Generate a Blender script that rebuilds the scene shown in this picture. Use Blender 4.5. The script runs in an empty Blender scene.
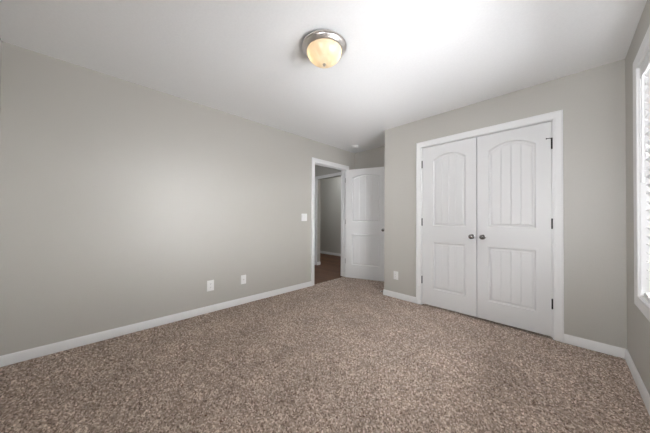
import bpy, bmesh, math, random
from mathutils import Vector, Matrix
from mathutils.geometry import tessellate_polygon
import numpy as np

S = bpy.context.scene
C = S.collection
random.seed(7)

# ------------------------------------------------------------------ camera
YAW, PITCH, ROLL = 0.7932, 0.0096, 0.0054
FPX = 235.88
CAM = Vector((2.9637, 0.0, 1.1182))
fwd = Vector((-math.sin(YAW) * math.cos(PITCH), math.cos(YAW) * math.cos(PITCH), math.sin(PITCH)))
rt0 = Vector((math.cos(YAW), math.sin(YAW), 0))
up0 = rt0.cross(fwd)
rt = math.cos(ROLL) * rt0 + math.sin(ROLL) * up0
up = -math.sin(ROLL) * rt0 + math.cos(ROLL) * up0
cd = bpy.data.cameras.new('camera')
cd.sensor_width = 36.0
cd.sensor_fit = 'HORIZONTAL'
cd.lens = FPX / 650 * 36.0
cd.clip_start = 0.02
cam = bpy.data.objects.new('camera', cd)
C.objects.link(cam)
m3 = Matrix((rt, up, -fwd)).transposed()
cam.matrix_world = Matrix.Translation(CAM) @ m3.to_4x4()
S.camera = cam

# ------------------------------------------------------------------ light
S.view_settings.view_transform = 'Standard'
S.view_settings.look = 'None'
S.view_settings.gamma = 1.0
S.view_settings.use_curve_mapping = False
S.view_settings.exposure = 0.13
SKY_E, GROUND_E, SKY_S, GROUND_S = 150.0, 27.0, 56.0, 27.0
LAMP_W = 0.6
SHADE_GLOW = 0.12
HALL_W = 15.0
FARROOM_W = 19.0

world = bpy.data.worlds.new('overcast_sky')
S.world = world
world.use_nodes = True
wt = world.node_tree
wn = wt.nodes


def wmath(op, *a):
    n = wn.new('ShaderNodeMath')
    n.operation = op
    for i, v in enumerate(a):
        if isinstance(v, (int, float)):
            n.inputs[i].default_value = v
        else:
            wt.links.new(v, n.inputs[i])
    return n.outputs[0]


def wramp(v, lo, hi):
    n = wn.new('ShaderNodeMapRange')
    n.interpolation_type = 'SMOOTHSTEP'
    n.inputs['From Min'].default_value = lo
    n.inputs['From Max'].default_value = hi
    wt.links.new(v, n.inputs['Value'])
    return n.outputs['Result']


def wmix(f, a, b):
    # a where f is 0, b where f is 1
    return wmath('ADD', wmath('MULTIPLY', wmath('SUBTRACT', 1.0, f), a), wmath('MULTIPLY', f, b))


# overcast sky over pale sunlit ground, brighter on the side the right wall's window looks to
wtc = wn.new('ShaderNodeTexCoord')
wsep = wn.new('ShaderNodeSeparateXYZ')
wt.links.new(wtc.outputs['Generated'], wsep.inputs[0])
w_up = wramp(wsep.outputs['Z'], -0.12, 0.12)
w_east = wramp(wmath('ADD', wsep.outputs['X'], wsep.outputs['Y']), -0.4, 0.4)
w_str = wmix(w_east, wmix(w_up, GROUND_S, SKY_S), wmix(w_up, GROUND_E, SKY_E))
wn['Background'].inputs[0].default_value = (0.965, 0.975, 1.0, 1)
wt.links.new(w_str, wn['Background'].inputs[1])
cy = S.cycles
cy.max_bounces = 12
cy.diffuse_bounces = 8
cy.glossy_bounces = 4
cy.transmission_bounces = 8
cy.transparent_max_bounces = 12
cy.caustics_reflective = False
cy.caustics_refractive = False
cy.sample_clamp_indirect = 6.0
cy.use_denoising = True

# room dimensions (metres)
H = 2.44
W = 3.315          # right wall
YC = 3.085         # closet wall face
YB = 3.75          # back wall of the entry nook
YR = -0.50        # rear wall
XC = 1.088         # closet corner
T = 0.12           # wall thickness
WY0, WY1, WZ0, WZ1 = 0.86, 2.585, 0.615, 2.135   # window opening
RX0, RX1 = 2.45, 3.20          # added, unseen window in the rear wall, for extra daylight
TILT1, TILT2, TILT3 = math.radians(-56), math.radians(-20), math.radians(-34)   # blind slats


def portal(name, loc, rot, sx, sy):
    l = bpy.data.lights.new(name, 'AREA')
    l.shape = 'RECTANGLE'
    l.size, l.size_y = sx, sy
    l.cycles.is_portal = True
    o = bpy.data.objects.new(name, l)
    C.objects.link(o)
    o.location = loc
    o.rotation_euler = rot
    return o


portal('window_portal', (W + T + 0.02, (WY0 + WY1) / 2, (WZ0 + WZ1) / 2), (0, math.radians(90), 0), WZ1 - WZ0, WY1 - WY0)
portal('added_window_portal', ((RX0 + RX1) / 2, YR - T - 0.02, (WZ0 + WZ1) / 2), (math.radians(90), 0, 0), RX1 - RX0, WZ1 - WZ0)  # portal for the added rear window

# ------------------------------------------------------------------ materials
def mat(name, col, rough=0.5, metal=0.0, spec=0.5):
    m = bpy.data.materials.new(name)
    m.use_nodes = True
    b = m.node_tree.nodes['Principled BSDF']
    b.inputs['Base Color'].default_value = (*col, 1)
    b.inputs['Roughness'].default_value = rough
    b.inputs['Metallic'].default_value = metal
    b.inputs['Specular IOR Level'].default_value = spec
    return m


def bumped(m, scale, strength, dist, detail=2.0, var=0.0):
    nt = m.node_tree
    b = nt.nodes['Principled BSDF']
    tc = nt.nodes.new('ShaderNodeTexCoord')
    n = nt.nodes.new('ShaderNodeTexNoise')
    n.inputs['Scale'].default_value = scale
    n.inputs['Detail'].default_value = detail
    nt.links.new(tc.outputs['Object'], n.inputs['Vector'])
    bp = nt.nodes.new('ShaderNodeBump')
    bp.inputs['Strength'].default_value = strength
    bp.inputs['Distance'].default_value = dist
    nt.links.new(n.outputs['Fac'], bp.inputs['Height'])
    nt.links.new(bp.outputs['Normal'], b.inputs['Normal'])
    if var:
        col = b.inputs['Base Color'].default_value[:3]
        r = nt.nodes.new('ShaderNodeValToRGB')
        r.color_ramp.elements[0].position = 0.3
        r.color_ramp.elements[1].position = 0.7
        r.color_ramp.elements[0].color = (*[c * (1 - var) for c in col], 1)
        r.color_ramp.elements[1].color = (*[c * (1 + var) for c in col], 1)
        nt.links.new(n.outputs['Fac'], r.inputs['Fac'])
        nt.links.new(r.outputs['Color'], b.inputs['Base Color'])
    return m


M_wall = bumped(mat('greige_wall_paint', (0.492, 0.476, 0.441), 0.42, 0, 0.5), 160, 0.12, 0.002, 2, 0.015)
M_ceil = bumped(mat('white_ceiling_paint', (0.885, 0.89, 0.895), 0.85, 0, 0.2), 70, 0.25, 0.003, 4, 0.015)
M_trim = mat('white_trim_paint', (0.82, 0.82, 0.82), 0.33)
M_door = bumped(mat('white_door_paint', (0.735, 0.735, 0.735), 0.38), 220, 0.03, 0.001)
M_plate = mat('white_plastic', (0.85, 0.85, 0.84), 0.3)
M_dark = mat('dark_slot', (0.02, 0.02, 0.02), 0.6)
M_nickel = mat('brushed_nickel', (0.70, 0.665, 0.64), 0.33, 1.0)
M_knob = mat('satin_nickel_knob', (0.24, 0.23, 0.22), 0.2, 1.0)
M_hinge = mat('dark_nickel_hinge', (0.03, 0.029, 0.028), 0.5, 0.3)
M_vinyl = mat('white_vinyl', (0.82, 0.82, 0.82), 0.35)


def carpet_material():
    m = bpy.data.materials.new('taupe_frieze_carpet')
    m.use_nodes = True
    nt = m.node_tree
    b = nt.nodes['Principled BSDF']
    b.inputs['Roughness'].default_value = 1.0
    b.inputs['Specular IOR Level'].default_value = 0.05
    b.inputs['Sheen Weight'].default_value = 0.15
    b.inputs['Sheen Roughness'].default_value = 0.6
    tc = nt.nodes.new('ShaderNodeTexCoord')
    v = nt.nodes.new('ShaderNodeTexVoronoi')
    v.inputs['Scale'].default_value = 120
    nt.links.new(tc.outputs['Object'], v.inputs['Vector'])
    sep = nt.nodes.new('ShaderNodeSeparateColor')
    nt.links.new(v.outputs['Color'], sep.inputs['Color'])
    r = nt.nodes.new('ShaderNodeValToRGB')
    e = r.color_ramp.elements
    e[0].position = 0.0
    e[0].color = (0.150, 0.107, 0.083, 1)
    e[1].position = 1.0
    e[1].color = (0.68, 0.585, 0.51, 1)
    k = e.new(0.25); k.color = (0.275, 0.208, 0.166, 1)
    k = e.new(0.7); k.color = (0.420, 0.334, 0.277, 1)
    nt.links.new(sep.outputs['Red'], r.inputs['Fac'])
    big = nt.nodes.new('ShaderNodeTexNoise')
    big.inputs['Scale'].default_value = 3.2
    big.inputs['Detail'].default_value = 3
    nt.links.new(tc.outputs['Object'], big.inputs['Vector'])
    mr = nt.nodes.new('ShaderNodeMapRange')
    mr.inputs['From Min'].default_value = 0.35
    mr.inputs['From Max'].default_value = 0.65
    mr.inputs['To Min'].default_value = 1.14
    mr.inputs['To Max'].default_value = 1.38
    nt.links.new(big.outputs['Fac'], mr.inputs['Value'])
    hv = nt.nodes.new('ShaderNodeVectorMath')
    hv.operation = 'SCALE'
    nt.links.new(r.outputs['Color'], hv.inputs[0])
    nt.links.new(mr.outputs['Result'], hv.inputs['Scale'])
    nt.links.new(hv.outputs['Vector'], b.inputs['Base Color'])
    return m


M_carpet = carpet_material()


def wood_material():
    m = mat('dark_walnut_boards', (0.09, 0.04, 0.02), 0.5, 0, 0.3)
    nt = m.node_tree
    b = nt.nodes['Principled BSDF']
    tc = nt.nodes.new('ShaderNodeTexCoord')
    br = nt.nodes.new('ShaderNodeTexBrick')
    br.inputs['Scale'].default_value = 1.0
    br.inputs['Brick Width'].default_value = 1.2
    br.inputs['Row Height'].default_value = 0.125
    br.inputs['Mortar Size'].default_value = 0.002
    br.inputs['Color1'].default_value = (0.150, 0.068, 0.034, 1)
    br.inputs['Color2'].default_value = (0.105, 0.046, 0.022, 1)
    br.inputs['Mortar'].default_value = (0.015, 0.008, 0.005, 1)
    nt.links.new(tc.outputs['Object'], br.inputs['Vector'])
    mp = nt.nodes.new('ShaderNodeMapping')
    mp.inputs['Scale'].default_value = (3, 40, 1)
    nt.links.new(tc.outputs['Object'], mp.inputs['Vector'])
    n = nt.nodes.new('ShaderNodeTexNoise')
    n.inputs['Scale'].default_value = 2
    n.inputs['Detail'].default_value = 4
    nt.links.new(mp.outputs['Vector'], n.inputs['Vector'])
    mr = nt.nodes.new('ShaderNodeMapRange')
    mr.inputs['To Min'].default_value = 0.6
    mr.inputs['To Max'].default_value = 1.4
    nt.links.new(n.outputs['Fac'], mr.inputs['Value'])
    hv = nt.nodes.new('ShaderNodeVectorMath')
    hv.operation = 'SCALE'
    nt.links.new(br.outputs['Color'], hv.inputs[0])
    nt.links.new(mr.outputs['Result'], hv.inputs['Scale'])
    nt.links.new(hv.outputs['Vector'], b.inputs['Base Color'])
    return m


M_wood = wood_material()


def shade_material():
    m = bpy.data.materials.new('frosted_alabaster_glass')
    m.use_nodes = True
    nt = m.node_tree
    nt.nodes.remove(nt.nodes['Principled BSDF'])
    out = nt.nodes['Material Output']
    tc = nt.nodes.new('ShaderNodeTexCoord')
    n = nt.nodes.new('ShaderNodeTexNoise')
    n.inputs['Scale'].default_value = 9
    n.inputs['Detail'].default_value = 3
    n.inputs['Distortion'].default_value = 1.5
    nt.links.new(tc.outputs['Object'], n.inputs['Vector'])
    r = nt.nodes.new('ShaderNodeValToRGB')
    r.color_ramp.elements[0].position = 0.3
    r.color_ramp.elements[0].color = (0.72, 0.60, 0.43, 1)
    r.color_ramp.elements[1].position = 0.7
    r.color_ramp.elements[1].color = (0.82, 0.74, 0.59, 1)
    nt.links.new(n.outputs['Fac'], r.inputs['Fac'])
    d = nt.nodes.new('ShaderNodeBsdfDiffuse')
    t = nt.nodes.new('ShaderNodeBsdfTranslucent')
    g = nt.nodes.new('ShaderNodeBsdfGlossy')
    g.inputs['Roughness'].default_value = 0.25
    em = nt.nodes.new('ShaderNodeEmission')
    em.inputs['Strength'].default_value = SHADE_GLOW
    for s in (d, t, em):
        nt.links.new(r.outputs['Color'], s.inputs['Color'])
    m1 = nt.nodes.new('ShaderNodeMixShader')
    m1.inputs[0].default_value = 0.5
    nt.links.new(d.outputs[0], m1.inputs[1])
    nt.links.new(t.outputs[0], m1.inputs[2])
    m2 = nt.nodes.new('ShaderNodeMixShader')
    m2.inputs[0].default_value = 0.05
    nt.links.new(m1.outputs[0], m2.inputs[1])
    nt.links.new(g.outputs[0], m2.inputs[2])
    a = nt.nodes.new('ShaderNodeAddShader')
    nt.links.new(m2.outputs[0], a.inputs[0])
    nt.links.new(em.outputs[0], a.inputs[1])
    nt.links.new(a.outputs[0], out.inputs['Surface'])
    return m


M_shade = shade_material()


def pane_material():
    m = bpy.data.materials.new('clear_window_glass')
    m.use_nodes = True
    nt = m.node_tree
    nt.nodes.remove(nt.nodes['Principled BSDF'])
    t = nt.nodes.new('ShaderNodeBsdfTransparent')
    t.inputs['Color'].default_value = (0.96, 0.96, 0.96, 1)
    g = nt.nodes.new('ShaderNodeBsdfGlossy')
    g.inputs['Roughness'].default_value = 0.02
    f = nt.nodes.new('ShaderNodeFresnel')
    f.inputs['IOR'].default_value = 1.45
    x = nt.nodes.new('ShaderNodeMixShader')
    nt.links.new(f.outputs[0], x.inputs[0])
    nt.links.new(t.outputs[0], x.inputs[1])
    nt.links.new(g.outputs[0], x.inputs[2])
    nt.links.new(x.outputs[0], nt.nodes['Material Output'].inputs['Surface'])
    return m


M_pane = pane_material()


def slat_material():
    m = bpy.data.materials.new('white_blind_vinyl')
    m.use_nodes = True
    nt = m.node_tree
    b = nt.nodes['Principled BSDF']
    b.inputs['Base Color'].default_value = (0.86, 0.86, 0.86, 1)
    b.inputs['Roughness'].default_value = 0.4
    t = nt.nodes.new('ShaderNodeBsdfTranslucent')
    t.inputs['Color'].default_value = (0.86, 0.86, 0.86, 1)
    x = nt.nodes.new('ShaderNodeMixShader')
    x.inputs[0].default_value = 0.06
    nt.links.new(b.outputs[0], x.inputs[1])
    nt.links.new(t.outputs[0], x.inputs[2])
    nt.links.new(x.outputs[0], nt.nodes['Material Output'].inputs['Surface'])
    return m


M_slat = slat_material()


# ------------------------------------------------------------------ mesh helpers
def obj(name, bm, m=None, parent=None, smooth=False, kind=None, label=None, cat=None, group=None, loc=None):
    bmesh.ops.recalc_face_normals(bm, faces=bm.faces)
    me = bpy.data.meshes.new(name)
    bm.to_mesh(me)
    bm.free()
    if m:
        me.materials.append(m)
    if smooth:
        for p in me.polygons:
            p.use_smooth = True
        if hasattr(me, 'set_sharp_from_angle'):
            me.set_sharp_from_angle(angle=math.radians(40))
    o = bpy.data.objects.new(name, me)
    C.objects.link(o)
    if parent:
        o.parent = parent
    if loc:
        o.location = loc
    tag(o, label, cat, group, kind)
    return o


def tag(o, label=None, cat=None, group=None, kind=None):
    if label: o['label'] = label
    if cat: o['category'] = cat
    if group: o['group'] = group
    if kind: o['kind'] = kind
    return o


def empty(name, loc, rz=0.0, **k):
    o = bpy.data.objects.new(name, None)
    o.empty_display_size = 0.05
    C.objects.link(o)
    o.location = loc
    o.rotation_euler = (0, 0, rz)
    return tag(o, **k)


def box(bm, x0, x1, y0, y1, z0, z1, bev=0.0, seg=2):
    vs = [bm.verts.new((x, y, z)) for x in (x0, x1) for y in (y0, y1) for z in (z0, z1)]
    idx = ((0, 1, 3, 2), (4, 6, 7, 5), (0, 4, 5, 1), (2, 3, 7, 6), (0, 2, 6, 4), (1, 5, 7, 3))
    fs = [bm.faces.new([vs[i] for i in f]) for f in idx]
    if bev:
        es = list({e for f in fs for e in f.edges})
        bmesh.ops.bevel(bm, geom=es, offset=bev, segments=seg, affect='EDGES', profile=0.5)
    return bm


def BX(*a, **k):
    return box(bmesh.new(), *a, **k)


def lathe(bm, prof, n=32, axis='Z', at=(0, 0, 0)):
    """prof: list of (radius, along)."""
    def P(r, h, a):
        c, s = r * math.cos(a), r * math.sin(a)
        v = {'Z': (c, s, h), 'Y': (c, h, s), 'X': (h, c, s)}[axis]
        return (v[0] + at[0], v[1] + at[1], v[2] + at[2])
    rings = []
    for r, h in prof:
        if r < 1e-6:
            rings.append([bm.verts.new(P(0, h, 0))])
        else:
            rings.append([bm.verts.new(P(r, h, 2 * math.pi * i / n)) for i in range(n)])
    for A, B in zip(rings, rings[1:]):
        for i in range(n):
            j = (i + 1) % n
            if len(A) == 1 and len(B) == 1:
                continue
            if len(A) == 1:
                bm.faces.new((A[0], B[i], B[j]))
            elif len(B) == 1:
                bm.faces.new((A[i], A[j], B[0]))
            else:
                bm.faces.new((A[i], A[j], B[j], B[i]))
    return bm


def tube(bm, pts, r, n=8):
    pts = [Vector(p) for p in pts]
    rings = []
    for i, p in enumerate(pts):
        t = (pts[min(i + 1, len(pts) - 1)] - pts[max(i - 1, 0)]).normalized()
        a = t.orthogonal().normalized() if i == 0 else (a - a.dot(t) * t).normalized()
        b = t.cross(a)
        rings.append([bm.verts.new(p + r * (math.cos(2 * math.pi * k / n) * a + math.sin(2 * math.pi * k / n) * b)) for k in range(n)])
    for A, B in zip(rings, rings[1:]):
        for k in range(n):
            bm.faces.new((A[k], A[(k + 1) % n], B[(k + 1) % n], B[k]))
    bm.faces.new(rings[0][::-1])
    bm.faces.new(rings[-1])
    return bm


def slab(bm, loops, to3, t):
    """prism with holes: loops of 2-D points (outer first), to3(u, v, w) -> 3-D, thickness t along w."""
    flat = [p for l in loops for p in l]
    tris = tessellate_polygon([[Vector((p[0], p[1], 0)) for p in l] for l in loops])
    A = [bm.verts.new(to3(u, v, 0)) for u, v in flat]
    B = [bm.verts.new(to3(u, v, t)) for u, v in flat]
    for a, b, c in tris:
        try:
            bm.faces.new((A[a], A[b], A[c]))
            bm.faces.new((B[c], B[b], B[a]))
        except ValueError:
            pass
    k = 0
    for l in loops:
        n = len(l)
        for i in range(n):
            a, b = k + i, k + (i + 1) % n
            bm.faces.new((A[a], A[b], B[b], B[a]))
        k += n
    return bm


def sweep(bm, path, prof, to3, closed=False):
    """mitred moulding: path = 2-D points in the wall plane; profile (u outward to the left of travel, w out of the wall)."""
    n = len(path)
    P = [Vector(p) for p in path]
    rings = []
    for i in range(n):
        if closed or 0 < i < n - 1:
            d0 = (P[i] - P[i - 1]).normalized()
            d1 = (P[(i + 1) % n] - P[i]).normalized()
        elif i == 0:
            d0 = d1 = (P[1] - P[0]).normalized()
        else:
            d0 = d1 = (P[-1] - P[-2]).normalized()
        n0, n1 = Vector((-d0.y, d0.x)), Vector((-d1.y, d1.x))
        m = (n0 + n1)
        m = m / (1 + n0.dot(n1))
        rings.append([bm.verts.new(to3(*(P[i] + m * u), w)) for u, w in prof])
    k = len(prof)
    for i in range(n if closed else n - 1):
        A, B = rings[i], rings[(i + 1) % n]
        for j in range(k):
            bm.faces.new((A[j], A[(j + 1) % k], B[(j + 1) % k], B[j]))
    if not closed:
        bm.faces.new(rings[0])
        bm.faces.new(rings[-1][::-1])
    return bm


CASING = [(0.0, 0.0), (0.0, 0.010), (0.003, 0.013), (0.012, 0.013), (0.018, 0.0105), (0.030, 0.012),
          (0.048, 0.016), (0.056, 0.018), (0.066, 0.018), (0.070, 0.015), (0.070, 0.0)]
BASEH = 0.079
BASE = [(0.0, 0.0), (0.013, 0.0), (0.013, 0.058), (0.010, 0.066), (0.008, 0.073), (0.004, BASEH), (0.0, BASEH)]


def struct(name, bm, m, label, cat, parent=None, smooth=False):
    return obj(name, bm, m, parent, smooth, 'structure', label, cat)


# ------------------------------------------------------------------ room shell
def floor_mesh():
    step = 0.0085
    x0, x1, y0, y1 = -0.035, W + 0.02, YR - 0.02, YB + 0.02
    nx, ny = int((x1 - x0) / step), int((y1 - y0) / step)
    rng = np.random.default_rng(3)
    gx, gy = np.meshgrid(np.linspace(x0, x1, nx), np.linspace(y0, y1, ny), indexing='xy')
    jx = rng.uniform(-.35, .35, gx.shape) * step
    jy = rng.uniform(-.35, .35, gx.shape) * step
    jx[:, [0, -1]] = 0
    jy[[0, -1], :] = 0
    z = rng.uniform(-0.015, 0.004, gx.shape)
    co = np.stack([gx + jx, gy + jy, z], -1).reshape(-1, 3).astype(np.float32)
    i = np.arange(nx * ny).reshape(ny, nx)
    q = np.stack([i[:-1, :-1], i[:-1, 1:], i[1:, 1:], i[1:, :-1]], -1).reshape(-1, 4)
    me = bpy.data.meshes.new('floor')
    me.vertices.add(len(co))
    me.vertices.foreach_set('co', co.ravel())
    me.loops.add(q.size)
    me.loops.foreach_set('vertex_index', q.ravel().astype(np.int32))
    me.polygons.add(len(q))
    me.polygons.foreach_set('loop_start', (np.arange(len(q)) * 4).astype(np.int32))
    me.polygons.foreach_set('use_smooth', np.ones(len(q), dtype=bool))
    me.update()
    me.validate()
    me.materials.append(M_carpet)
    o = bpy.data.objects.new('floor', me)
    C.objects.link(o)
    tag(o, 'speckled taupe pile carpet covering the bedroom floor', 'carpet', None, 'structure')


floor_mesh()

XL = -2.9    # left end of the hall side spaces
struct('floor_hall', BX(XL - T, -0.035, 0.9, 5.42, -0.06, -0.002), M_wood,
       'dark brown wood board floor beyond the open doorway', 'wood floor')
struct('subfloor', BX(-0.035, W + T, YR - T, YB + T, -0.07, -0.012), M_wood, 'bare boards under the carpet', 'subfloor')
struct('ceiling', BX(-T, W + T, YR - T, YB + T, H, H + 0.06), M_ceil, 'white lightly textured bedroom ceiling', 'ceiling')
struct('ceiling_hall', BX(XL - T, -T, 0.9, 5.42, H, H + 0.06), M_ceil, 'white ceiling of the hall beyond the doorway', 'ceiling')

# bedroom doorway in the left wall; opening edges
DY0, DY1, DZ = 2.672, 3.480, 2.068
JT = 0.018
to_left = lambda u, v, w: (-w, u, v)
bm = slab(bmesh.new(), [[(YR - T, -0.05), (DY0 - JT, -0.05), (DY0 - JT, DZ + JT), (DY1 + JT, DZ + JT), (DY1 + JT, -0.05), (YB + T, -0.05), (YB + T, H), (YR - T, H)]], to_left, T)
struct('wall_left', bm, M_wall, 'long greige wall on the left with the open doorway', 'wall')
to_right = lambda u, v, w: (W + w, u, v)
bm = slab(bmesh.new(), [[(YR, -0.05), (YB + T, -0.05), (YB + T, H), (YR, H)],
                        [(WY0, WZ0), (WY1, WZ0), (WY1, WZ1), (WY0, WZ1)]], to_right, T)
struct('wall_right', bm, M_wall, 'greige wall on the right holding the window', 'wall')
to_rear = lambda u, v, w: (u, YR - w, v)
bm = slab(bmesh.new(), [[(0, -0.05), (W + T, -0.05), (W + T, H), (0, H)],
                        [(RX0, WZ0), (RX1, WZ0), (RX1, WZ1), (RX0, WZ1)]], to_rear, T)
struct('wall_rear', bm, M_wall, 'greige wall behind the camera', 'wall')
struct('wall_back', BX(0, W, YB, YB + T, -0.05, H), M_wall, 'shaded greige wall behind the open bedroom door', 'wall')
# closet front wall
CX0, CX1, CZ = 1.650, 2.882, 2.060
to_closet = lambda u, v, w: (u, YC + w, v)
bm = slab(bmesh.new(), [[(XC, -0.05), (CX0 - JT, -0.05), (CX0 - JT, CZ + JT), (CX1 + JT, CZ + JT), (CX1 + JT, -0.05), (W, -0.05), (W, H), (XC, H)]], to_closet, 0.115)
struct('wall_closet', bm, M_wall, 'greige wall around the white double closet doors', 'wall')
struct('wall_closet_side', BX(XC, XC + 0.115, YC + 0.115, YB, -0.05, H), M_wall, 'return wall between closet and entry nook', 'wall')

# hall beyond the doorway
HY = 3.86
HX0, HX1 = -1.218, -0.33
to_hall = lambda u, v, w: (u, HY + w, v)
bm = slab(bmesh.new(), [[(XL, -0.05), (HX0, -0.05), (HX0, 2.07), (HX1, 2.07), (HX1, -0.05), (-T, -0.05), (-T, H), (XL, H)]], to_hall, 0.10)
struct('wall_hall', bm, M_wall, 'greige hall wall with a cased opening, seen through the doorway', 'wall')
struct('wall_far', BX(XL, -T, 5.30, 5.42, -0.05, H), M_wall, 'grey far wall seen through the hall opening', 'wall')
struct('wall_hall_end', BX(XL - T, XL, 0.9, 5.42, -0.05, H), M_wall, 'wall closing the far end of the hall', 'wall')
struct('wall_hall_near', BX(XL, -T, 0.9, 1.0, -0.05, H), M_wall, 'wall closing the near end of the hall', 'wall')
struct('wall_hall_side', BX(-T, 0, YB + T, 5.42, -0.05, H), M_wall, 'side wall of the room beyond the hall', 'wall')

# baseboards: path in plan, profile (offset from wall to the left of travel, height)
def baseboard(name, path, label):
    bm = sweep(bmesh.new(), path, BASE, lambda x, y, w: (x, y, w))
    struct(name, bm, M_trim, label, 'baseboard', smooth=True)


# u offset lies to the left of travel: travel so that the room is on the left
e = 0.0
baseboard('baseboard_left', [(e, DY0 - 0.075), (e, YR)], 'long white baseboard along the left wall up to the doorway')
baseboard('baseboard_rear', [(e, YR), (W, YR)], 'white baseboard under the wall behind the camera')
baseboard('baseboard_right', [(W, YR), (W, YC)], 'white baseboard running under the window wall')
baseboard('baseboard_closet', [(W, YC), (CX1 + 0.0747, YC)], 'short white baseboard between closet casing and window wall')
baseboard('baseboard_corner', [(CX0 - 0.0747, YC), (XC, YC), (XC, YB)], 'white baseboard wrapping the corner left of the closet')
baseboard('baseboard_back', [(XC, YB), (0, YB), (0, DY1 + 0.075)], 'white baseboard in the nook behind the open door')
baseboard('baseboard_far', [(-T, 5.30), (XL, 5.30)], 'white baseboard of the far wall seen through the doorway')
baseboard('baseboard_hall', [(HX0, HY + 0.10), (HX0, HY), (XL, HY)], 'white baseboard wrapping the left side of the hall opening')

# casings and jambs
casing_path = lambda u0, u1, v: [(u0, 0.0), (u0, v), (u1, v), (u1, 0.0)]


def casing(name, u0, u1, v, to3, label, m=M_trim):
    # traverse up the low-u side so that "left of travel" points away from the opening
    bm = sweep(bmesh.new(), casing_path(u0, u1, v), CASING, to3)
    return struct(name, bm, m, label, 'door casing', smooth=True)


def jamb(parent, u0, u1, v, to3, depth, stop=None):
    bm = slab(bmesh.new(), [[(u0 - JT, 0.0), (u0, 0.0), (u0, v), (u1, v), (u1, 0.0), (u1 + JT, 0.0), (u1 + JT, v + JT), (u0 - JT, v + JT)]], to3, depth)
    obj('jamb', bm, M_trim, parent)
    if stop is not None:
        s = 0.011
        bm = slab(bmesh.new(), [[(u0, 0.0), (u0 + s, 0.0), (u0 + s, v - s), (u1 - s, v - s), (u1 - s, 0.0), (u1, 0.0), (u1, v), (u0, v)]],
                  lambda a, b, w: to3(a, b, w + stop), 0.035)
        obj('door_stop_strip', bm, M_trim, parent)


c1 = casing('trim_1', CX0 - 0.005, CX1 + 0.005, CZ + 0.005, lambda u, v, w: (u, YC - w, v), 'white moulded casing framing the double closet doors')
jamb(c1, CX0, CX1, CZ, to_closet, 0.115, 0.040)
c2 = casing('trim_2', DY0 - 0.005, DY1 + 0.005, DZ + 0.005, lambda u, v, w: (w, u, v), 'white moulded casing framing the open bedroom doorway')
jamb(c2, DY0, DY1, DZ, to_left, T, 0.040)
# hall-side casing of the same doorway
bm = sweep(bmesh.new(), casing_path(DY0 - 0.005, DY1 + 0.005, DZ + 0.005), CASING, lambda u, v, w: (-T - w, u, v))
obj('hall_casing', bm, M_trim, c2, True)
casing('trim_3', HX0, HX1, 2.07, lambda u, v, w: (u, HY - w, v), 'white casing of the hall opening beyond the doorway')


# ------------------------------------------------------------------ panelled doors
def arch(xf, rise):
    # segmental arch height above the shoulder for xf in 0..1
    return rise * (1 - (2 * xf - 1) ** 2)


NPLANK = 4


def panel_fracs():
    fr = []
    n = NPLANK
    for i in range(n):
        a, b = i / n, (i + 1) / n
        fr += [a + 0.016 if i else 0.0, (a + b) / 2 - 0.033, (a + b) / 2 + 0.033, b - 0.016 if i < n - 1 else 1.0]
        if i < n - 1:
            fr.append(b)
    return fr


FR = panel_fracs()
GROOVE = {i for i, f in enumerate(FR) if any(abs(f - k / NPLANK) < 1e-6 for k in range(1, NPLANK))}


def panel_loop(x0, x1, z0, z1, rise, ins):
    top = [(x0 + ins + f * (x1 - x0 - 2 * ins), z1 + arch(f, rise) - ins) for f in FR]
    bot = [(x0 + ins + f * (x1 - x0 - 2 * ins), z0 + ins) for f in FR]
    return bot, top


def door_slab(w, z0, z1, th, panels):
    """slab in local coords: x 0..w, front face at y=0, back at y=th; moulded panel recesses left open."""
    bm = bmesh.new()
    loops = [[(0, z0), (w, z0), (w, z1), (0, z1)]]
    for p in panels:
        b, t = panel_loop(*p, 0.0)
        loops.append(b + t[::-1])
    flat = [q for l in loops for q in l]
    V = [bm.verts.new((u, 0, v)) for u, v in flat]
    for a, b, c in tessellate_polygon([[Vector((u, v, 0)) for u, v in l] for l in loops]):
        try:
            bm.faces.new((V[a], V[b], V[c]))
        except ValueError:
            pass
    B = [bm.verts.new((u, th, v)) for u, v in loops[0]]
    bm.faces.new(B)
    for i in range(4):
        j = (i + 1) % 4
        bm.faces.new((V[i], V[j], B[j], B[i]))
    return bm


def panel_mesh(x0, x1, z0, z1, rise, groove=0.0035):
    bm = bmesh.new()
    rings = []
    for ins, d in ((0.0, 0.0), (0.003, 0.006), (0.009, 0.0115), (0.016, 0.013), (0.022, 0.0125), (0.032, 0.006)):
        b, t = panel_loop(x0, x1, z0, z1, rise, ins)
        rings.append([bm.verts.new((u, d, v)) for u, v in b + t[::-1]])
    n = len(rings[0])
    for A, B in zip(rings, rings[1:]):
        for i in range(n):
            j = (i + 1) % n
            bm.faces.new((A[i], A[j], B[j], B[i]))
    last = rings[-1]
    k = len(FR)
    for i in GROOVE:
        last[i].co.y += groove
        last[n - 1 - i].co.y += groove
    for i in range(k - 1):
        bm.faces.new((last[i], last[i + 1], last[n - 2 - i], last[n - 1 - i]))
    return bm


def knob(parent, x, z, m):
    """round knob projecting towards -y of the door."""
    k = obj('knob', lathe(bmesh.new(), [(0.0105, 0.0), (0.0095, -0.012), (0.010, -0.020), (0.016, -0.025), (0.0235, -0.032),
                                        (0.0265, -0.040), (0.0255, -0.048), (0.020, -0.055), (0.010, -0.059), (0, -0.060)], 28, 'Y'),
            m, parent, True, loc=(x, 0, z))
    obj('rosette', lathe(bmesh.new(), [(0, -0.0045), (0.018, -0.0045), (0.0255, -0.0028), (0.0268, 0.0)], 28, 'Y'), m, k, True)
    return k


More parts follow.
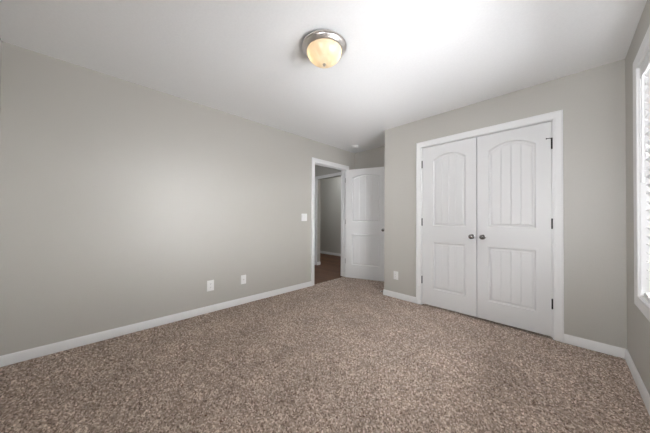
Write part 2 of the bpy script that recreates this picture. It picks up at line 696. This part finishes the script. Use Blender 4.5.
def hinge(parent, x, y, z, h=0.092, side=1, leaf_dx=0.0):
    hg = obj('hinge', lathe(bmesh.new(), [(0, -h / 2 - 0.004), (0.004, -h / 2 - 0.003), (0.0062, -h / 2), (0.0062, -h / 6), (0.0057, -h / 6 + 0.0008), (0.0062, -h / 6 + 0.0016),
                                          (0.0062, h / 6), (0.0057, h / 6 + 0.0008), (0.0062, h / 6 + 0.0016), (0.0062, h / 2), (0.004, h / 2 + 0.003), (0, h / 2 + 0.004)], 14),
             M_hinge, parent, True, loc=(x, y, z))
    bm = BX(-0.004, 0.004, 0.0, 0.018, -h / 2, h / 2, bev=0.0008, seg=1)
    obj('leaf', bm, M_hinge, hg)
    return hg


def make_door(name, w, z0, z1, loc, rz, upper, lower, label, hinge_x, hinge_z, knob_x, hinge_y=-0.004):
    d = obj(name, door_slab(w, z0, z1, 0.035, (upper, lower)), M_door, None, False, 'structure', label, 'door', loc=loc)
    d.rotation_euler = (0, 0, rz)
    obj('panel', panel_mesh(*upper), M_door, d)
    obj('panel', panel_mesh(*lower), M_door, d)
    hs = [hinge(d, hinge_x, hinge_y, z) for z in hinge_z]
    if knob_x is not None:
        knob(d, knob_x, 0.925, M_knob)
    return d, hs


xm = 2.2695
wl = xm - 0.0035 - (CX0 + 0.004)
wr = (CX1 - 0.004) - (xm + 0.0035)
YD = YC - 0.001
HZ = (1.838, 1.083, 0.330)
d1, _ = make_door('door_1', wl, 0.022, CZ - 0.008, (CX0 + 0.004, YD, 0), 0,
                  (0.137, 0.502, 1.036, 1.866, 0.068), (0.137, 0.502, 0.232, 0.826, 0.0),
                  'left white closet door with arched plank panels and dark hinges at left', -0.003, HZ, wl - 0.044)
d2, hs = make_door('door_2', wr, 0.022, CZ - 0.008, (xm + 0.0035, YD, 0), 0,
                   (0.106, 0.494, 1.040, 1.870, 0.068), (0.106, 0.494, 0.228, 0.820, 0.0),
                   'right white closet door with arched plank panels, nearest the window', wr + 0.003, HZ, 0.056)
# hinge-pin stop on the topmost hinge of the right leaf
bm = tube(bmesh.new(), [(0.0, -0.002, 0.052), (-0.014, -0.010, 0.053), (-0.036, -0.012, 0.053)], 0.0035)
lathe(bm, [(0, -0.004), (0.006, -0.004), (0.006, 0.004), (0, 0.004)], 12, 'X', (-0.036, -0.012, 0.053))
box(bm, -0.009, 0.006, -0.008, 0.006, 0.048, 0.056, 0.001, 1)
obj('pin_stop', bm, M_hinge, hs[0], True)

# bedroom door, swung open into the room
ang = math.radians(20)
HYP = 3.462
dn = Vector((math.sin(ang), -math.cos(ang), 0))
dl = Vector((0.026, HYP, 0)) + dn * 0.035
d3, _ = make_door('door_3', 0.775, 0.014, 2.050, tuple(dl), ang,
                  (0.128, 0.650, 1.062, 1.895, 0.050), (0.128, 0.650, 0.262, 0.838, 0.0),
                  'white bedroom door standing open in the entry nook', -0.002, (1.86, 1.06, 0.31), 0.715, hinge_y=0.037)
# hinge leaves let into the far jamb, seen in the gap beside the open door
for z in (1.86, 1.06, 0.31):
    obj('hinge_leaf', BX(-0.010, 0.008, DY1 - 0.004, DY1 + 0.001, z - 0.046, z + 0.046, bev=0.001, seg=1), M_hinge, c2)
# latch plate on the free edge
obj('latch_plate', BX(0.7745, 0.7765, 0.006, 0.029, 0.895, 0.953, bev=0.0006, seg=1), M_knob, d3)
k2 = obj('knob', lathe(bmesh.new(), [(0.0105, 0.0), (0.0095, 0.012), (0.016, 0.020), (0.0265, 0.036), (0.0255, 0.044), (0.010, 0.054), (0, 0.055)], 24, 'Y'), M_knob, d3, True, loc=(0.715, 0.035, 0.925))

# ------------------------------------------------------------------ windows and blinds
def make_window(name, u0, u1, v0, v1, P, label):
    """P(u along the wall, v up, w outward) -> world."""
    org = Vector(P((u0 + u1) / 2, v0, T / 2))
    win = empty(name, org, label=label, cat='window', kind='structure')

    def wobj(nm, bm, m, smooth=False):
        for v in bm.verts:
            v.co -= org
        return obj(nm, bm, m, win, smooth)

    def PB(a, b, c, d, e_, f_, bev=0.0):
        bm = BX(a, b, c, d, e_, f_, bev)
        for v in bm.verts:
            v.co = Vector(P(*v.co))
        return bm
    bm = sweep(bmesh.new(), [(u0, v0), (u0, v1), (u1, v1), (u1, v0)], CASING, lambda u, v, w: P(u, v, -w), closed=True)
    wobj('casing', bm, M_trim, True)
    r = 0.012
    a0, a1, b0, b1 = u0 + r, u1 - r, v0 + r, v1 - r
    wobj('reveal', slab(bmesh.new(), [[(u0, v0), (u1, v0), (u1, v1), (u0, v1)], [(a0, b0), (a1, b0), (a1, b1), (a0, b1)]], P, T - 0.001), M_trim)
    um, vm, f = (a0 + a1) / 2, (b0 + b1) / 2, 0.045
    loops = [[(a0, b0), (a1, b0), (a1, b1), (a0, b1)]]
    for (p, q) in ((a0 + f, um - .03), (um + .03, a1 - f)):
        for (r, t) in ((b0 + f, vm - .022), (vm + .022, b1 - f)):
            loops.append([(p, r), (q, r), (q, t), (p, t)])
    wobj('sash_frame', slab(bmesh.new(), loops, lambda u, v, w: P(u, v, w + 0.078), 0.035), M_vinyl)
    for l in loops[1:]:
        (p, r), (q, _), (_, t), _ = l
        wobj('pane', PB(p - .006, q + .006, r - .006, t + .006, 0.094, 0.097), M_pane)
    return a0, a1, b0, b1


def make_blind(a0, a1, b0, b1, P, tilt, label):
    SW, PS = 0.062, 0.055
    bw = 0.036
    u0, u1 = a0 + 0.006, a1 - 0.006
    org = Vector(P((u0 + u1) / 2, b1, bw))
    bl = empty('window_blind', org, label=label, cat='blind')

    def bobj(nm, bm, m, smooth=False, parent=None):
        for v in bm.verts:
            v.co = Vector(P(*v.co)) - org
        return obj(nm, bm, m, parent or bl, smooth)
    bobj('headrail', BX(u0, u1, b1 - 0.052, b1 - 0.001, bw - 0.022, bw + 0.030, bev=0.002), M_vinyl)
    bobj('valance', BX(u0 - .004, u1 + .004, b1 - 0.072, b1 - 0.001, bw - 0.034, bw - 0.026, bev=0.003), M_vinyl)
    bm = bmesh.new()
    z = b1 - 0.085
    ct, st = math.cos(tilt), math.sin(tilt)
    while z > b0 + 0.045:
        pts = []
        for k in range(6):
            t = k / 5 - 0.5
            px, pz = t * SW, 0.0035 * (1 - (2 * t) ** 2)
            pts.append((px * ct - pz * st, px * st + pz * ct))
        th = 0.0026
        prof = pts + [(p[0] - st * th, p[1] + ct * th) for p in pts[::-1]]
        A = [bm.verts.new((u0 + .004, z + r, bw + p)) for p, r in prof]
        B = [bm.verts.new((u1 - .004, z + r, bw + p)) for p, r in prof]
        n = len(prof)
        for i in range(n):
            j = (i + 1) % n
            bm.faces.new((A[i], A[j], B[j], B[i]))
        for R_ in (A, B):
            for i in range(5):
                bm.faces.new((R_[i], R_[i + 1], R_[n - 2 - i], R_[n - 1 - i]))
        z -= PS
    zb = b0 + 0.006
    bobj('slats', bm, M_slat, True)
    bobj('bottom_rail', BX(u0 + .004, u1 - .004, zb, zb + 0.018, bw - 0.026, bw + 0.026, bev=0.004), M_vinyl)
    for uu in (u0 + 0.15, (u0 + u1) / 2, u1 - 0.15):
        bm = bmesh.new()
        for sx in (-0.030, 0.030):
            tube(bm, [(uu, b1 - 0.05, bw + sx), (uu, zb + 0.012, bw + sx)], 0.0012, 6)
        bobj('ladder_cord', bm, M_vinyl)
    uw = u1 - 0.09
    wd = bobj('tilt_wand', tube(bmesh.new(), [(uw, b1 - 0.06, bw - 0.030), (uw, b1 - 0.09, bw - 0.038), (uw, 1.42, bw - 0.040)], 0.004), M_vinyl, True)
    bobj('wand_tip', tube(bmesh.new(), [(uw, 1.42, bw - 0.040), (uw, 1.36, bw - 0.040)], 0.008, 12), M_vinyl, True, wd)


to_rw = lambda u, v, w: (W + w, u, v)
ext = make_window('window_1', WY0, WY1, WZ0, WZ1, to_rw, 'white framed window in the right wall')
ymid = (ext[0] + ext[1]) / 2
make_blind(ymid + 0.004, ext[1], ext[2], ext[3], to_rw, TILT1, 'white wide-slat blind in the right wall window, next to the closet corner')
make_blind(ext[0], ymid - 0.004, ext[2], ext[3], to_rw, TILT3, 'white wide-slat blind in the right wall window, half beside the camera')
ext = make_window('added_window', RX0, RX1, WZ0, WZ1, to_rear, 'added white framed window, unseen, in the wall behind the camera')  # unseen window added to raise the light from behind the camera
make_blind(*ext, to_rear, TILT2, 'white wide-slat blind in the added window behind the camera')

# ------------------------------------------------------------------ ceiling light
LX, LY = 1.692, 1.236
cl = empty('ceiling_light', (LX, LY, H), label='flush ceiling light with brushed nickel ring and glowing amber bowl', cat='ceiling light')
obj('base_pan', lathe(bmesh.new(), [(0.138, 0.0), (0.142, -0.004), (0.158, -0.014), (0.1645, -0.020), (0.1665, -0.026), (0.1650, -0.030), (0.1585, -0.033),
                                    (0.1570, -0.037), (0.1540, -0.040), (0.1420, -0.051), (0.1370, -0.056), (0.1320, -0.057), (0.1290, -0.054), (0.1290, -0.030)], 72), M_nickel, cl, True)
prof = []
for i in range(17):
    t = i / 16 * math.pi / 2
    prof.append((0.1305 * math.cos(t) ** 0.9 if i < 16 else 0.0, -0.053 - 0.100 * math.sin(t) ** 1.05))
obj('glass_shade', lathe(bmesh.new(), prof, 72), M_shade, cl, True)
zf = prof[-1][1]
obj('finial', lathe(bmesh.new(), [(0, zf + 0.003), (0.013, zf + 0.002), (0.014, zf - 0.003), (0.008, zf - 0.006), (0.009, zf - 0.010), (0.007, zf - 0.016), (0, zf - 0.018)], 20), M_nickel, cl, True)
for sx in (-1, 1):
    b = obj('bulb', lathe(bmesh.new(), [(0, -0.030), (0.012, -0.030), (0.013, -0.045), (0.022, -0.062), (0.022, -0.078), (0.012, -0.090), (0, -0.093)], 16), M_plate, cl, True,
            loc=(sx * 0.055 * 0.7, sx * 0.055 * 0.7, 0))
    l = bpy.data.lights.new('bulb_light', 'POINT')
    l.energy = LAMP_W / 2
    l.color = (1.0, 0.80, 0.52)
    l.shadow_soft_size = 0.028
    lo = bpy.data.objects.new('bulb_light', l)
    C.objects.link(lo)
    lo.parent = cl
    lo.location = (sx * 0.085 * 0.7, sx * 0.085 * 0.7, -0.075)


# added lamps, out of sight, to brighten the hall and the room beyond
def added_lamp(x, y, p, label):
    o = empty('added_ceiling_light', (x, y, H), label=label, cat='ceiling light', group='added ceiling lights')
    obj('base_pan', lathe(bmesh.new(), [(0.10, 0), (0.14, -0.002), (0.14, -0.02), (0.12, -0.03)], 32), M_nickel, o, True)
    l = bpy.data.lights.new('added_bulb', 'POINT')
    l.energy = p
    l.color = (0.93, 0.97, 1.0)
    l.shadow_soft_size = 0.06
    lo = bpy.data.objects.new('added_bulb', l)
    C.objects.link(lo)
    lo.parent = o
    lo.location = (0, 0, -0.11)


added_lamp(-1.7, 2.2, HALL_W, 'added unseen hall light left of the doorway')
added_lamp(-1.2, 4.75, FARROOM_W, 'added unseen light in the room beyond the hall opening')  # added to light the far wall, fixture never in view

# ------------------------------------------------------------------ smoke detector
sd = obj('smoke_detector', lathe(bmesh.new(), [(0, 0.0), (0.064, 0.0), (0.065, -0.008), (0.060, -0.010), (0.060, -0.026), (0.055, -0.034), (0.040, -0.038), (0, -0.039)], 40),
         M_plate, None, True, label='small round white smoke detector on ceiling above the open door', cat='smoke detector', loc=(0.30, 3.375, H))
obj('test_button', lathe(bmesh.new(), [(0, -0.038), (0.012, -0.0385), (0.012, -0.041), (0, -0.0415)], 16), M_plate, sd, True)
bm = bmesh.new()
for i in range(20):
    a = 2 * math.pi * i / 20
    c, s = math.cos(a), math.sin(a)
    vs = [bm.verts.new(((0.0603) * math.cos(a + da), (0.0603) * math.sin(a + da), zz)) for da, zz in ((-.06, -.014), (.06, -.014), (.06, -.022), (-.06, -.022))]
    bm.faces.new(vs)
obj('vent', bm, M_dark, sd)


# ------------------------------------------------------------------ wall plates
def plate_root(name, loc, rz, w, h, label, cat, group=None):
    """plate in local xz, facing local -y."""
    o = obj(name, BX(-w / 2, w / 2, -0.0055, 0, -h / 2, h / 2, bev=0.0025, seg=3), M_plate, None, True, label=label, cat=cat, group=group, loc=loc)
    o.rotation_euler = (0, 0, rz)
    return o


def screw(p, x, z):
    bm = lathe(bmesh.new(), [(0, -0.0068), (0.0025, -0.0066), (0.0034, -0.0055)], 12, 'Y')
    obj('screw', bm, M_plate, p, True, loc=(x, 0, z))


def receptacle(p, z, slotted=True):
    bm = bmesh.new()
    pts = []
    for i in range(24):
        a = 2 * math.pi * i / 24
        pts.append((0.0172 * math.cos(a), max(-0.0142, min(0.0142, 0.0172 * math.sin(a)))))
    A = [bm.verts.new((u, -0.0050, v)) for u, v in pts]
    B = [bm.verts.new((u * 0.96, -0.0075, v * 0.96)) for u, v in pts]
    for i in range(24):
        j = (i + 1) % 24
        bm.faces.new((A[i], A[j], B[j], B[i]))
    bm.faces.new(B)
    r = obj('receptacle', bm, M_plate, p, loc=(0, 0, z))
    bm = bmesh.new()
    for x, h in ((-0.0065, 0.008), (0.0065, 0.0065)):
        box(bm, x - 0.0011, x + 0.0011, -0.0078, -0.0070, 0.003 - h / 2, 0.003 + h / 2)
    lathe(bm, [(0, -0.0078), (0.0024, -0.0078), (0.0024, -0.0070)], 10, 'Y', (0, 0, -0.0075))
    obj('slots', bm, M_dark, r)


LW = math.radians(90)   # plates on the left wall face +x
o = plate_root('power_outlet', (0, 1.008, 0.315), LW, 0.079, 0.126, 'white duplex outlet low on left wall, larger one farther from the doorway', 'outlet', 'white wall outlets')
receptacle(o, 0.0195)
receptacle(o, -0.0195)
screw(o, 0, 0)
o = plate_root('cable_jack', (0, 1.42, 0.315), LW, 0.070, 0.116, 'small white wall plate with one round cable jack, right of duplex outlet', 'wall jack')
obj('jack', lathe(bmesh.new(), [(0.008, -0.0050), (0.008, -0.0075), (0.0055, -0.0078), (0.0052, -0.014), (0.0035, -0.014), (0.0033, -0.008), (0, -0.008)], 16, 'Y'), M_nickel, o, True)
screw(o, 0, 0.042)
screw(o, 0, -0.042)
o = plate_root('power_outlet', (1.277, YC, 0.318), 0, 0.072, 0.117, 'white outlet low on the narrow wall left of the closet doors', 'outlet', 'white wall outlets')
r = obj('receptacle', BX(-0.0165, 0.0165, -0.0078, -0.005, -0.0335, 0.0335, bev=0.001, seg=2), M_plate, o)
bm = bmesh.new()
for zz in (0.017, -0.017):
    for x, h in ((-0.0065, 0.008), (0.0065, 0.0065)):
        box(bm, x - 0.0011, x + 0.0011, -0.0081, -0.0075, zz + 0.002 - h / 2, zz + 0.002 + h / 2)
    lathe(bm, [(0, -0.0081), (0.0024, -0.0081), (0.0024, -0.0075)], 10, 'Y', (0, 0, zz - 0.008))
obj('slots', bm, M_dark, r)
screw(o, 0, 0.048)
screw(o, 0, -0.048)
o = plate_root('light_switch', (0, 2.443, 1.140), LW, 0.116, 0.120, 'white two-gang light switch beside the open doorway', 'light switch')
for x in (-0.023, 0.023):
    bm = bmesh.new()
    vs = [(-.0165, -.0055, -.0335), (.0165, -.0055, -.0335), (.0165, -.0055, .0335), (-.0165, -.0055, .0335),
          (-.0158, -.0068, -.0325), (.0158, -.0068, -.0325), (.0158, -.0105, .0325), (-.0158, -.0105, .0325)]
    V = [bm.verts.new(v) for v in vs]
    for q in ((0, 1, 5, 4), (1, 2, 6, 5), (2, 3, 7, 6), (3, 0, 4, 7), (4, 5, 6, 7)):
        bm.faces.new([V[i] for i in q])
    obj('rocker', bm, M_plate, o, loc=(x, 0, 0))
    screw(o, x, 0.048)
    screw(o, x, -0.048)

# ------------------------------------------------------------------ spring door stop on the baseboard beside the nook
ds = empty('door_stop', (XC - 0.013, YC + 0.012, 0.032), label='small spring door stop with white tip at the closet corner baseboard', cat='door stop')
bm = bmesh.new()
pts = []
for i in range(91):
    a = i / 90 * 2 * math.pi * 9
    pts.append((-0.004 - 0.046 * i / 90, 0.0055 * math.cos(a), 0.0055 * math.sin(a)))
tube(bm, pts, 0.0011, 5)
lathe(bm, [(0, 0), (0.009, 0), (0.009, -0.003), (0.006, -0.006), (0, -0.006)], 14, 'X')
obj('spring', bm, M_hinge, ds, True)
obj('tip', lathe(bmesh.new(), [(0, -0.047), (0.0075, -0.047), (0.0075, -0.058), (0.005, -0.063), (0, -0.064)], 14, 'X'), M_plate, ds, True, label='white rubber tip')
